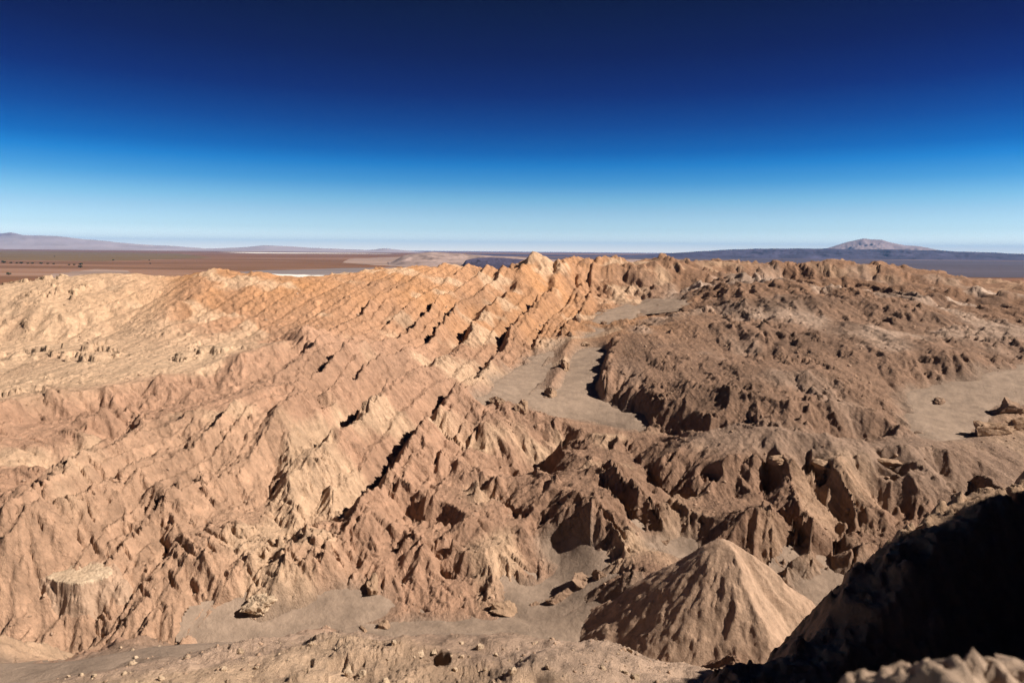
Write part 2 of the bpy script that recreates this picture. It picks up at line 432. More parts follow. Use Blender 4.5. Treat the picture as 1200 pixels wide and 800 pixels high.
print("gullies", time.time() - T0)
# rubble and broken crust
patch = sm(-0.1, 0.25, fbm(X, Y, 22, 3, 70))
r1 = fbm(X, Y, 2.4, 3, 60, .6)
rough = notsand * (0.24 + 0.40 * rubble * (.35 + patch) + 0.22 * pale_l * patch + 0.35 * far) * (1 - fore)
Z += rough * (1 - np.abs(r1) * 2.2) * 0.8 * lod(1.6)
r2 = fbm(X, Y, 0.9, 2, 64, .6)
Z += rough * (np.abs(r2) * 0.7 + 0.45 * sm(0.15, 0.3, r2)) * lod(0.7)
kn = fbm(X, Y, 7.5, 4, 61, .55)
Z += fore * (1.5 * kn + patch * (0.22 * np.abs(fbm(X, Y, .8, 3, 62, .65)) + .16 * sm(.12, .25, fbm(X, Y, .55, 3, 63, .6))))
blk = fbm(X, Y, 7.0, 4, 80, .6)
Z += notsand * (pale_l + 0.7 * hillA + 0.15 * far + 0.8 * rubble * (1 - far) + .25) * (1 - .6 * hog) * 1.3 * sm(0.14, 0.19, blk) * sm(0.0, 0.25, fbm(X, Y, 30, 2, 85))
blk2 = fbm(X + 40, Y, 2.6, 3, 83, .6)
Z += notsand * (.35 + .5 * pale_l + .3 * hillA) * (1 - .6 * fore) * 0.55 * sm(0.2, 0.27, blk2) * patch * lod(1.2)
# short crevices opening down the slopes
cu, cv = X * .86 - Y * .5, X * .5 + Y * .86
crv = fbm(cu / 3.2, cv, 1.9, 3, 86, .6)
Z -= notsand * (1 - fore) * (hillA + .5 * sm(.15, -.1, AA) * (1 - pale_l)) * 0.9 * sm(0.22, 0.34, crv) * sm(-.1, .2, fbm(X, Y, 26, 2, 87)) * lod(1.4)
# caved-in hollows in the crust
for px, py, dep, rad in [(268,716,4.5,2.2),(262,722,4.5,1.8),(278,712,4.0,1.8),(508,770,2.2,1.0),(516,772,2.0,0.9),(500,772,1.6,0.7),(905,556,4.0,3.0),(960,552,3.5,2.2),(1040,556,4.0,3.2),(1118,580,3.5,2.6),(1148,578,3.5,2.6),(830,560,2.5,2.5),(640,540,3.5,4.0),(600,546,2.5,2.5)]:
    hx, hy, hz = world_pt(px, py)
    rr_ = np.sqrt((X - hx) ** 2 + (Y - hy) ** 2) * (1 + 0.35 * fbm(X, Y, rad * 1.6, 2, 95))
    Z -= dep * sm(rad * 1.25, rad * 0.75, rr_)
# sand fills the hollows
inn = sm(-7, 1, sand_in) * sm(3.0, 1.2, ZR)
Z = Z * (1 - inn) + (ZB - 0.62 + 0.5 * fbm(X, Y, 11, 3, 90) + 0.9 * np.maximum(saw(qi + 4, 9.0, .3, .6, 8), 0) * sm(.0, .3, fbm(X, Y, 25, 2, 92))) * inn

def mat_ground(name, bump=0.25, attr=True, c0=(.4, .25, .15), c1=(.5, .33, .2), scale=0.4, bscale=0.9, strata=False):
    m = bpy.data.materials.new(name); m.use_nodes = True
    n = m.node_tree; N = n.nodes; Lk = n.links
    b = N["Principled BSDF"]
    b.inputs["Roughness"].default_value = 0.95
    b.inputs["Specular IOR Level"].default_value = 0.15
    geo = N.new("ShaderNodeNewGeometry")
    n1 = N.new("ShaderNodeTexNoise"); n1.inputs["Scale"].default_value = scale; n1.inputs["Detail"].default_value = 8; n1.inputs["Roughness"].default_value = 0.68
    Lk.new(geo.outputs["Position"], n1.inputs["Vector"])
    mul = N.new("ShaderNodeMapRange"); mul.inputs[1].default_value = 0.3; mul.inputs[2].default_value = 0.7; mul.inputs[3].default_value = 0.72; mul.inputs[4].default_value = 1.25
    Lk.new(n1.outputs[0], mul.inputs[0])
    mix = N.new("ShaderNodeMix"); mix.data_type = 'RGBA'; mix.blend_type = 'MULTIPLY'; mix.inputs[0].default_value = 1.0
    if attr:
        at = N.new("ShaderNodeVertexColor"); at.layer_name = "albedo"
        Lk.new(at.outputs[0], mix.inputs[6])
    else:
        rp = N.new("ShaderNodeMix"); rp.data_type = 'RGBA'
        n3 = N.new("ShaderNodeTexNoise"); n3.inputs["Scale"].default_value = scale * 0.2; n3.inputs["Detail"].default_value = 5
        Lk.new(geo.outputs["Position"], n3.inputs["Vector"]); Lk.new(n3.outputs[0], rp.inputs[0])
        rp.inputs[6].default_value = (*c0, 1); rp.inputs[7].default_value = (*c1, 1)
        Lk.new(rp.outputs[2], mix.inputs[6])
    Lk.new(mul.outputs[0], mix.inputs[7])
    col = mix.outputs[2]
    if strata:                                         # thin beds dipping to the right
        dt = N.new("ShaderNodeVectorMath"); dt.operation = 'DOT_PRODUCT'; dt.inputs[1].default_value = (.80, -.064, .60)
        Lk.new(geo.outputs["Position"], dt.inputs[0])
        sep = N.new("ShaderNodeSeparateXYZ"); Lk.new(geo.outputs["Position"], sep.inputs[0])
        m1 = N.new("ShaderNodeMath"); m1.operation = 'MULTIPLY'; m1.inputs[1].default_value = 0.03; Lk.new(sep.outputs[1], m1.inputs[0])
        m2 = N.new("ShaderNodeMath"); m2.operation = 'MULTIPLY'; m2.inputs[1].default_value = 0.03; Lk.new(sep.outputs[2], m2.inputs[0])
        cb = N.new("ShaderNodeCombineXYZ"); Lk.new(dt.outputs["Value"], cb.inputs[0]); Lk.new(m1.outputs[0], cb.inputs[1]); Lk.new(m2.outputs[0], cb.inputs[2])
        ns = N.new("ShaderNodeTexNoise"); ns.inputs["Scale"].default_value = 0.55; ns.inputs["Detail"].default_value = 5; ns.inputs["Roughness"].default_value = .7
        Lk.new(cb.outputs[0], ns.inputs["Vector"])
        sr = N.new("ShaderNodeMapRange"); sr.inputs[1].default_value = .35; sr.inputs[2].default_value = .65; sr.inputs[3].default_value = .80; sr.inputs[4].default_value = 1.16
        Lk.new(ns.outputs[0], sr.inputs[0])
        mx_ = N.new("ShaderNodeMix"); mx_.data_type = 'RGBA'; mx_.blend_type = 'MULTIPLY'; mx_.inputs[0].default_value = 1.0
        Lk.new(col, mx_.inputs[6]); Lk.new(sr.outputs[0], mx_.inputs[7]); col = mx_.outputs[2]
    Lk.new(col, b.inputs["Base Color"])
    if bump:
        n2 = N.new("ShaderNodeTexNoise"); n2.inputs["Scale"].default_value = bscale; n2.inputs["Detail"].default_value = 9; n2.inputs["Roughness"].default_value = 0.72
        Lk.new(geo.outputs["Position"], n2.inputs["Vector"])
        bp = N.new("ShaderNodeBump"); bp.inputs["Strength"].default_value = 1.0; bp.inputs["Distance"].default_value = bump
        
        if strata:
            ad = N.new("ShaderNodeMath"); ad.operation = 'MULTIPLY_ADD'; ad.inputs[1].default_value = .7
            Lk.new(ns.outputs[0], ad.inputs[0]); Lk.new(n2.outputs[0], ad.inputs[2]); Lk.new(ad.outputs[0], bp.inputs["Height"])
        else: Lk.new(n2.outputs[0], bp.inputs["Height"])
        Lk.new(bp.outputs[0], b.inputs["Normal"])
    return m

def grid_mesh(name, xs, ys, zs, mat, keep=None, smooth=True, albedo=None, kind='structure'):
    na, nl = xs.shape
    co = np.stack([xs, ys, zs], -1).reshape(-1, 3).astype(np.float32)
    idx = np.arange(na * nl, dtype=np.int32).reshape(na, nl)
    quads = np.stack([idx[:-1, :-1], idx[1:, :-1], idx[1:, 1:], idx[:-1, 1:]], -1).reshape(-1, 4)
    if keep is not None:
        quads = quads[keep[:-1, :-1].reshape(-1)]
        used = np.unique(quads); mp = np.full(na * nl, -1, np.int32); mp[used] = np.arange(len(used)); quads = mp[quads]; co = co[used]
        if albedo is not None: albedo = albedo.reshape(-1, 3)[used]
    me = bpy.data.meshes.new(name)
    me.vertices.add(len(co)); me.vertices.foreach_set("co", co.ravel())
    me.loops.add(quads.size); me.loops.foreach_set("vertex_index", quads.ravel().astype(np.int32))
    me.polygons.add(len(quads)); me.polygons.foreach_set("loop_start", np.arange(0, quads.size, 4, dtype=np.int32))
    if smooth: me.polygons.foreach_set("use_smooth", np.ones(len(quads), bool))
    me.update(calc_edges=True)
    if albedo is not None:
        c = me.color_attributes.new("albedo", 'FLOAT_COLOR', 'POINT')
        c.data.foreach_set("color", np.concatenate([albedo.reshape(-1, 3), np.ones((len(co), 1))], 1).astype(np.float32).ravel())
    me.materials.append(mat)
    o = bpy.data.objects.new(name, me); COL.objects.link(o)
    if kind: o["kind"] = kind
    return o

# rock colours: cream gypsum crust, brown clay, orange beds
def C(*v): return np.array(v)
def mixc(a, b, t): return a * (1 - t[..., None]) + b * t[..., None]
clay, cream, orange, brown, greyb = C(.41, .236, .150), C(.56, .375, .238), C(.45, .215, .088), C(.21, .125, .081), C(.29, .198, .142)
alb = np.broadcast_to(clay, X.shape + (3,)).copy()
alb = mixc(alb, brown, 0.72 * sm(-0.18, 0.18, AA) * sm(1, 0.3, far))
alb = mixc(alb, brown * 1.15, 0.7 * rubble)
alb = mixc(alb, greyb, 0.6 * smooth_b)
warm = sm(math.log(235), math.log(345), LL)
alb = mixc(alb, orange, 0.75 * warm * sm(0.35, 0.05, AA) * (.75 + .5 * fbm(X, Y, 40, 3, 107)))
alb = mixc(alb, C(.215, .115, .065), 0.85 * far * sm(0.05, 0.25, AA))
alb = mixc(alb, cream, 0.85 * pale_l * (1 - .55 * warm * sm(-.62, -.40, AA)))
alb = mixc(alb, cream, 0.22 * hillA)
alb = mixc(alb, greyb * 1.3, (rubble * .9 + .5 * far * sm(.1, .3, AA)) * sm(.02, .28, fbm(X, Y * .6, 45, 4, 103)))
alb = mixc(alb, brown * .7, rubble * .6 * sm(.05, .3, fbm(X, Y, 30, 3, 104)))
alb = mixc(alb, C(.47, .325, .23), 0.8 * fore)
alb = mixc(alb, cream, np.clip(0.7 * sm(0.1, 0.35, fbm(X, Y, 28, 3, 101)) * (1 - rubble) * (1 - sm(0.1, 0.4, AA) * 0.6), 0, 1))
alb = mixc(alb, brown, 0.35 * sm(0.1, 0.4, fbm(X + 0.0 * Y, Y * 0.35, 16, 3, 111)))
SANDC = C(.265, .187, .134)
alb = mixc(alb, SANDC, 0.9 * sm(-7, 0, sand_in + 4 * fbm(X, Y, 9, 3, 131)) * sm(3.0, 1.2, ZR))
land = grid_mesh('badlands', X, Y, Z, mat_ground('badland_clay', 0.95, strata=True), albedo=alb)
print("land", time.time() - T0)

# ------------------------------------------------------------------ sand sheets
sand_mat = mat_ground('grey_sand', 0.35, False, (.235, .165, .118), (.30, .212, .152), 0.3)
sel = (slice(None, None, 2), slice(None, None, 2))
for nm, sd in SDF.items():
    zs = ZB + 0.05 + 0.30 * fbm(X, Y, 16, 3, 120) + .05 * fbm(X, Y, 2.2, 2, 122) - 0.9 * sm(0, -6, sd)
    k = sd > -7
    o = grid_mesh(nm, X[sel], Y[sel], zs[sel], sand_mat, keep=k[sel])


# ------------------------------------------------------------------ finding the ground again
def zland(x, y):
    x, y = np.asarray(x, float), np.asarray(y, float)
    a, l = np.arctan2(x, y), np.log(np.hypot(x, y))
    return bil(Z, (a - VA[0]) / (VA[1] - VA[0]), np.interp(l, VL, np.arange(len(VL))))
def pick(px, py, rmin=0.0):
    a, s_ = azs(px, py)
    l = np.linspace(math.log(max(40, rmin)), math.log(900), 3000)
    r = np.exp(l)
    zz = bil(Z, np.full_like(l, (a - VA[0]) / (VA[1] - VA[0])), np.interp(l, VL, np.arange(len(VL))))
    k = np.nonzero(-s_ * r < zz)[0]
    k = k[0] if len(k) else -1
    return np.array([r[k] * math.sin(a), r[k] * math.cos(a), zz[k]])
def at(px, py, d):
    x, y, z = ray(px, py); k = d / y
    return np.array([x * k, d, z * k])

# ------------------------------------------------------------------ spur and rim in shadow on the near right
def ridge_field(x, y, pts, slope, cap):
    out = np.full(x.shape, -1e9)
    for p, q_ in zip(pts[:-1], pts[1:]):
        ex, ey = q_[0] - p[0], q_[1] - p[1]
        t = np.clip(((x - p[0]) * ex + (y - p[1]) * ey) / (ex * ex + ey * ey), 0, 1)
        d = np.hypot(x - p[0] - t * ex, y - p[1] - t * ey)
        out = np.maximum(out, p[2] + (q_[2] - p[2]) * t - slope * np.maximum(d - cap, 0) - 0.15 * np.minimum(d, cap))
    return out
spur = [at(800,860,41), at(880,796,42), at(932,774,43), at(985,738,45), at(1022,684,47), at(1052,655,49), at(1078,622,52), at(1140,594,56), at(1200,574,60), at(1290,540,66)]
rim = [np.array(p, float) for p in [(-16,-10,-4), (-2,-4,-3.0), (14,-9,-1), (36,-6,10), (62,8,32), (83,25,44), (88,34,41), (93,41,16), (93,54,-2), (78,68,-16)]]
def rim_height(cx, cy):
    wn = 2.2 * fbm(cx, cy, 13, 3, 201) + .5 * fbm(cx, cy, 2.5, 2, 202)
    ch = np.maximum(ridge_field(cx + wn, cy + wn, spur, 1.7, 1.6), ridge_field(cx + wn, cy - wn, rim, 1.6, 2.0))
    w = sm(2, 9, np.hypot(cx, cy))
    ch += w * (1.7 * fbm(cx, cy, 9, 3, 205) + 0.7 * sm(0.05, 0.22, fbm(cx, cy, 4.0, 4, 209, .6)) + .35 * sm(.1, .2, fbm(cx, cy, 1.5, 3, 210, .6)))
    return ch + 0.6 * np.abs(fbm(cx, cy, 2.0, 4, 207, .65)) - 0.35
rock_brown = mat_ground('brown_rock', 0.45, False, (.27, .165, .10), (.38, .25, .16), 0.5)
cx, cy = np.meshgrid(np.arange(4, 64, 0.16), np.arange(26, 74, 0.16), indexing='ij')
ch = rim_height(cx, cy)
cliff = grid_mesh('cliff', cx, cy, ch, rock_brown, keep=ch > -64, kind=None)
cliff["label"] = "dark shadowed rocky spur with sunlit crest rising beside the valley at lower right"
cliff["category"] = "cliff"
cx, cy = np.meshgrid(np.arange(-16, 125, 0.6), np.arange(-16, 90, 0.6), indexing='ij')
ch = rim_height(cx, cy)
inside = (cx > 4.6) & (cx < 62.8) & (cy > 26.6) & (cy < 72.8)
grid_mesh('rim_ridge', cx, cy, ch - 0.1, rock_brown, keep=(ch > -64) & ~inside)

# ------------------------------------------------------------------ pyramid mound
ap = at(850, 634, 102)
mx, my = np.meshgrid(np.arange(-34, 26, 0.2), np.arange(-18, 20, 0.2), indexing='ij')
th = np.arctan2(my, mx); mr = np.hypot(mx, my)
def lerp_ang(th, tab):
    k = [t[0] for t in tab]; v = [t[1] for t in tab]
    return np.interp(th % (2 * math.pi), k + [k[0] + 2 * math.pi], v + [v[0]])
D_ = math.radians
steep = lerp_ang(th + 0.15 * fbm(mx, my, 5, 2, 301), [(D_(0), .95), (D_(60), 1.0), (D_(90), .8), (D_(135), 1.0), (D_(165), .80), (D_(200), .92), (D_(250), .86), (D_(278), .66), (D_(305), .98), (D_(338), .72)])
mz = ap[2] + 1.7 - np.sqrt((mr * steep) ** 2 + 2.5) + 0.6 * fbm(mx, my, 7, 3, 303)
rr2 = np.log(mr + 1.5) * 3
mz += sm(1.0, 6.0, mr) * (0.8 * fbm(th * 1.6, rr2 * .30, 1.0, 3, 305) + 0.9 * np.abs(fbm(th * 3.6 + .3 * fbm(mx, my, 4, 2, 308), rr2 * .35, 1.0, 4, 306, .62)))
mz += 0.22 * np.abs(fbm(mx, my, 1.4, 3, 307, .6)) + 0.14 * sm(.12, .3, fbm(mx, my, 2.2, 3, 309)) * sm(4, 11, mr)
mw_x, mw_y = mx + ap[0], my + ap[1]
mk = mz > zland(mw_x, mw_y) - 1.5
mound_mat = mat_ground('mound_clay', 0.45, False, (.33, .205, .135), (.43, .285, .19), 0.5)
mound = grid_mesh('earth_mound', mw_x, mw_y, mz, mound_mat, keep=mk, kind=None)
mound["label"] = "pyramid-shaped brown earth mound with a lit right face beside the riverbed"
mound["category"] = "mound"

# ------------------------------------------------------------------ rocks
import bmesh
from mathutils import noise
def rock_mesh(name, seed, sub=3, cuts=11, rough=.16, freq=1.7, cutr=(.5, .85)):
    r = np.random.RandomState(seed)
    bm = bmesh.new(); bmesh.ops.create_icosphere(bm, subdivisions=sub, radius=1.0)
    P = np.array([v.co for v in bm.verts])
    for _ in range(cuts):
        d = r.normal(size=3); d /= np.linalg.norm(d); c = r.uniform(*cutr)
        over = np.maximum(P @ d - c, 0)
        P = P - over[:, None] * d * 0.92
    off = Vector(r.uniform(-50, 50, 3))
    for v, p in zip(bm.verts, P):
        q_ = Vector(p)
        k = 1 + rough * (noise.noise(q_ * freq + off) + 0.6 * noise.noise(q_ * freq * 2.3 - off) + 0.4 * noise.noise(q_ * freq * 5.1 + off))
        v.co = q_ * k
    me = bpy.data.meshes.new(name); bm.to_mesh(me); bm.free()
    return me
def place(name, me, loc, scale, rot, mat=None, label=None, cat=None, group=None, sink=0.3):
    me2 = me
    o = bpy.data.objects.new(name, me2); COL.objects.link(o)
    o.scale = scale; o.rotation_euler = rot
    o.location = (loc[0], loc[1], loc[2] + scale[2] * (1 - 2 * sink) * 0.5)
    if mat and not me2.materials: me2.materials.append(mat)
    if label: o["label"] = label
    if cat: o["category"] = cat
    if group: o["group"] = group
    return o
pale_rock = mat_ground('pale_rock', 0.4, False, (.36, .24, .15), (.55, .41, .28), 1.2)
dark_rock = mat_ground('dark_rock', 0.45, False, (.20, .125, .08), (.30, .19, .125), 0.8)
ROCKS = [  # photo x, y, size in metres (x, y, z), turn, sub-division, dark?, label
 (655,706,2.6,2.0,2.6,.4,1,"tall dark jagged boulder at the mouth of the winding stream channel"),
 (625,714,1.3,1.0,1.5,1.0,1,"small dark pointed boulder in the sand below the stream bend"),
 (684,684,3.4,2.0,2.0,.2,1,"long dark ragged outcrop on the right bank of the stream bend"),
 (700,678,2.0,1.6,1.8,.9,1,"dark round-topped boulder at the right end of the ragged stream bank outcrop"),
 (590,714,3.6,2.2,1.8,.1,0,"pitted brown knoll of rock on the bank above the riverbed"),
 (1101,474,3.2,2.4,3.2,.3,1,"lone dark boulder standing in the sand flat at right"),
 (1184,482,6.0,3.5,3.0,.2,1,"dark craggy outcrop behind the long block at right edge of the sand flat"),
 (1160,508,7.5,3.0,3.6,.15,0,"long flat-topped rock block with a steep left end beside the sand flat"),
 (1210,500,8.0,4.0,4.0,.1,0,"brown rock bank at the right edge next to the long block"),
 (662,432,2.2,5.0,4.2,.35,0,"narrow rock fin standing in the middle of the sand basin"),
 (646,462,2.6,4.0,3.6,.3,0,"low rock fin in the lower sand basin with a shaded left side"),
 (612,480,2.6,4.0,4.4,.4,0,"brown rock fin at the lower left corner of the sand basin"),
 (582,472,2.4,3.6,3.0,.5,0,"small brown rock fin by the left edge of the sand basin"),
 (631,425,1.0,1.0,1.2,.5,0,"tiny pinnacle alone in the upper sand basin"),
 (676,376,2.6,2.6,3.8,.2,1,"small dark crag at the upper left edge of the sand"),
 (668,394,1.8,2.6,2.6,.4,1,"small dark stub of rock just below the upper crag in the sand"),
 (708,380,2.0,2.6,2.6,.4,1,"dark stub of rock on the right edge of the upper sand"),
 (686,404,2.6,3.0,2.2,.4,0,"low rounded rock hump in the sand left of the spire ridge"),
 (780,636,1.2,1.0,1.0,.4,1,"dark stone at the edge of the small sand pocket behind the mound"),
 (437,692,1.6,3.2,2.6,.5,0,"small sharp ridge with a dark left face on the sandy valley floor"),
 (428,742,1.2,2.0,1.0,.9,0,"ragged brown bank left of the grey riverbed"),
 (450,736,1.6,2.0,1.1,.9,0,"ragged brown bank just left above the grey riverbed"),
]
for i, (px, py, sx_, sy_, sz_, rz, dk, lab) in enumerate(ROCKS):
    p = pick(px, py, 75 if py < 770 else 0)
    me = rock_mesh('crag', 900 + i, 4, 16, .34, 1.9, (.35, .8))
    me.materials.append(dark_rock if dk else rock_brown)
    place('rock_outcrop', me, p, (sx_, sy_, sz_), (0, 0, rz), None, lab, 'rock', sink=0.42)
# overhanging ledges above the alcoves
for i, (px, py, sx_, lab) in enumerate([(912,541,3.6,"overhanging crust ledge above the largest dark alcove"), (962,546,2.6,"overhanging crust ledge above the middle dark alcove"), (1040,543,4.2,"overhanging crust ledge above the wide dark alcove at right")]):
    p = pick(px, py, 75)
    me = rock_mesh('ledge', 960 + i, 4, 8, .2, 1.6); me.materials.append(rock_brown)
    place('rock_ledge', me, p, (sx_, 2.4, 1.1), (0, .1, .3), None, lab, 'ledge', sink=0.2)

# flat-topped butte low on the left hillside: cracked brown walls under a pale crust cap
def butte(px, py, rx, ry, h, seed, label):
    p = pick(px, py, 75)
    root = bpy.data.objects.new('rock_butte', None); COL.objects.link(root); root.location = p
    root["label"] = label; root["category"] = 'butte'
    bx, by = np.meshgrid(np.arange(-rx * 2, rx * 2, .11), np.arange(-ry * 2, ry * 2, .11), indexing='ij')
    a_ = np.arctan2(by, bx)
    e = np.hypot(bx / rx, by / ry) + .42 * fbm(bx, by, 5.0, 3, seed) + .08 * np.round(3 * fbm(a_ * 2.2, a_ * 0 + .3, .9, 2, seed + 3)) / 3 + .07 * fbm(bx, by, .9, 3, seed + 5)
    lip = (.45 * (1 - sm(.82, .97, e)) + .55 * (1 - sm(.9, 1.45, e + .22 * fbm(bx, by, 1.4, 3, seed + 15))))
    land_ = zland(bx + p[0], by + p[1]) - p[2]
    top_ = h * .62 + .10 * by - .06 * bx + .55 * fbm(bx, by, 4.0, 3, seed + 7) + .25 * np.abs(fbm(bx, by, .9, 3, seed + 9, .6))
    hz = np.where(top_ > land_, land_ + (top_ - land_) * lip, land_ - .3) + .15 * np.abs(fbm(bx, by, .8, 3, seed + 13, .6)) - .08
    hz -= .45 * sm(.03, 0, np.abs(fbm(bx, by, 1.6, 1, seed + 11))) * sm(.7, .9, e) * sm(1.15, .98, e)
    hz -= .5 * sm(1.05, 1.35, e)
    for nm, k, mat in (('body', (e >= .84) & (e < 1.5), mound_mat), ('cap', e < .86, pale_rock)):
        o = grid_mesh(nm, bx, by, hz, mat, keep=k, kind=None); o.parent = root
        if nm == 'cap': o["label"] = "pale crust cap of the butte"; o.location = (0, 0, .01)
    return root
butte(92, 682, 6.2, 3.4, 2.6, 33, "pale flat-topped rock butte with cracked brown sides low on the left hillside")
p = pick(300, 712, 75)
me = rock_mesh('bluff', 977, 5, 18, .34, 1.7, (.35, .85)); me.materials.append(pale_rock)
place('rock_outcrop', me, p, (3.2, 2.6, 2.5), (0, 0, .4), None, "pale bluff beside the black hollow at the foot of the left hillside", 'rock', sink=.45)

# boulders strewn over the near shoulder
rb = np.random.RandomState(5)
bmesh_pool = [rock_mesh('boulder', 400 + i, 3, 12, .2, 2.0) for i in range(7)]
for me in bmesh_pool: me.materials.append(pale_rock)
nb = 0
while nb < 110:
    px, py = rb.uniform(-20, 790), rb.uniform(752, 806)
    p = pick(px, py)
    if np.hypot(p[0], p[1]) > 74: continue
    sz = 0.10 + 0.34 * rb.rand() ** 2.5
    place('boulder', bmesh_pool[nb % 7], p, (sz * rb.uniform(.8, 1.4), sz * rb.uniform(.8, 1.2), sz * rb.uniform(.6, 1.0)), tuple(rb.uniform(0, 6, 3)), None,
          "pale angular boulder strewn on the crusted shoulder in the foreground", 'boulder', 'boulders strewn on the near shoulder', sink=0.3)
    nb += 1

# loose stones too many to count
def stones(name, spots, mat, seed):
    r = np.random.RandomState(seed)
    bm = bmesh.new(); bmesh.ops.create_icosphere(bm, subdivisions=1, radius=1.0)
    V0 = np.array([v.co for v in bm.verts]); F0 = np.array([[v.index for v in f.verts] for f in bm.faces]); bm.free()
    n = len(spots); nv = len(V0)
    V = V0[None] * r.uniform(.55, 1.25, (n, nv, 1)) * (spots[:, 3][:, None] * 1.0)[:, :, None] * np.stack([r.uniform(.7, 1.4, n), r.uniform(.7, 1.3, n), r.uniform(.5, 1.1, n)], -1)[:, None]
    V = V + spots[:, None, :3]
    F = (F0[None] + (np.arange(n) * nv)[:, None, None]).reshape(-1, 3)
    me = bpy.data.meshes.new(name)
    me.vertices.add(n * nv); me.vertices.foreach_set("co", V.astype(np.float32).ravel())
    me.loops.add(F.size); me.loops.foreach_set("vertex_index", F.astype(np.int32).ravel())
    me.polygons.add(len(F)); me.polygons.foreach_set("loop_start", np.arange(0, F.size, 3, dtype=np.int32))
    me.update(calc_edges=True); me.materials.append(mat)
    o = bpy.data.objects.new(name, me); COL.objects.link(o); o["kind"] = "stuff"
    return o
n_ = 7000
a_ = rb.uniform(-0.70, 0.72, n_); l_ = math.log(45) + (math.log(330) - math.log(45)) * rb.rand(n_) ** 0.8
r_ = np.exp(l_); sx_, sy_ = r_ * np.sin(a_), r_ * np.cos(a_)
ok = bil(notsand, (a_ - VA[0]) / (VA[1] - VA[0]), np.interp(l_, VL, np.arange(len(VL)))) > .6
ok |= rb.rand(n_) < .25
clus = fbm(sx_, sy_, 18, 2, 500) > -0.05
sp = np.stack([sx_, sy_, zland(sx_, sy_), (0.06 + 0.42 * rb.rand(n_) ** 4) * (0.35 + r_ / 230)], -1)[ok & clus]
stones('loose_stones', sp, mound_mat, 9)["label"] = "loose stones littering the eroded slopes of the valley"

# ------------------------------------------------------------------ the out-of-focus rim right in front of the lens
fx, fy = np.meshgrid(np.linspace(0.42, 2.6, 220), np.linspace(1.0, 2.2, 130), indexing='ij')
top_z = -1.165 + 0.10 * sm(.6, 1.2, fx) - 0.9 * sm(1.72, 2.1, fy + .2 * fbm(fx, fy, .5, 2, 601)) - 1.0 * sm(.95, .6, fx + .1 * fbm(fx, fy, .3, 2, 603)) 
fz = top_z + 0.12 * fbm(fx, fy, .3, 4, 605, .6) + .035 * sm(.0, .25, fbm(fx, fy, .14, 3, 607, .6)) + .012 * sm(.0, .2, fbm(fx, fy, .05, 2, 608, .6)) - .05
ledge_mat = mat_ground('rim_rock', 0.02, False, (.22, .145, .10), (.46, .33, .235), 14.0, 12.0)
fl = grid_mesh('rim_ledge', fx, fy, fz, ledge_mat, kind=None)
fl["label"] = "blurred pale rocky ledge right in front of the viewpoint at the bottom edge"; fl["category"] = 'ledge'
for i, (px, py, d, sz) in enumerate([(1022,800,1.66,.035),(1045,790,1.68,.045),(1060,776,1.7,.05),(1086,784,1.66,.06),(1112,772,1.7,.07),(1150,766,1.7,.06),(1172,778,1.66,.08),(1198,770,1.7,.07),(1130,792,1.6,.05),(1035,806,1.6,.04)]):
    p = at(px, py + 8, d)
    o = place('rim_stone', rock_mesh('rim_stone', 700 + i, 3, 10, .25, 1.8), (p[0], p[1], p[2] - sz), (sz * 1.2, sz, sz), tuple(rb.uniform(0, 6, 3)), ledge_mat,
          "blurred pale stone on the ledge at the bottom right edge", 'stone', 'blurred stones on the near ledge', sink=.3)

# ------------------------------------------------------------------ plain, salt pans, far ranges
PZ = -100.0
def hex_mat(name, c, var=0.2, scale=0.001, stretch=(1, 1, 1), rough=1.0):
    m = bpy.data.materials.new(name); m.use_nodes = True
    n = m.node_tree; b = n.nodes["Principled BSDF"]; b.inputs["Roughness"].default_value = rough; b.inputs["Specular IOR Level"].default_value = 0.1
    geo = n.nodes.new("ShaderNodeNewGeometry"); mp = n.nodes.new("ShaderNodeMapping"); mp.inputs["Scale"].default_value = stretch
    tn = n.nodes.new("ShaderNodeTexNoise"); tn.inputs["Scale"].default_value = scale; tn.inputs["Detail"].default_value = 9; tn.inputs["Roughness"].default_value = .6
    rp = n.nodes.new("ShaderNodeValToRGB"); e = rp.color_ramp.elements
    e[0].position = .3; e[0].color = (*[v * (1 - var) for v in c], 1); e[1].position = .7; e[1].color = (*[v * (1 + var) for v in c], 1)
    n.links.new(geo.outputs["Position"], mp.inputs[0]); n.links.new(mp.outputs[0], tn.inputs[0]); n.links.new(tn.outputs[0], rp.inputs[0]); n.links.new(rp.outputs[0], b.inputs["Base Color"])
    return m, rp
pm, rp = hex_mat('plain_soil', (.2, .1, .06), .3, 1.0, (0.00022, 0.0011, 1))
e = rp.color_ramp.elements; e[0].position = 0.32; e[0].color = (.12, .06, .032, 1); e[1].position = 0.72; e[1].color = (.34, .24, .19, 1)
for p_, c_ in ((.42, (.20, .088, .042, 1)), (.5, (.14, .07, .036, 1)), (.58, (.24, .125, .075, 1))): e.new(p_).color = c_
t_ = np.linspace(-1, 1, 81); gx_ = np.sign(t_) * np.abs(t_) ** 2 * 95000
px_, py_ = np.meshgrid(gx_, np.linspace(0, 1, 60) ** 2 * 95000 - 300, indexing='ij')
pzz = PZ - 40 * sm(900, 300, np.hypot(px_, py_))
grid_mesh('plain', px_, py_, pzz, pm)
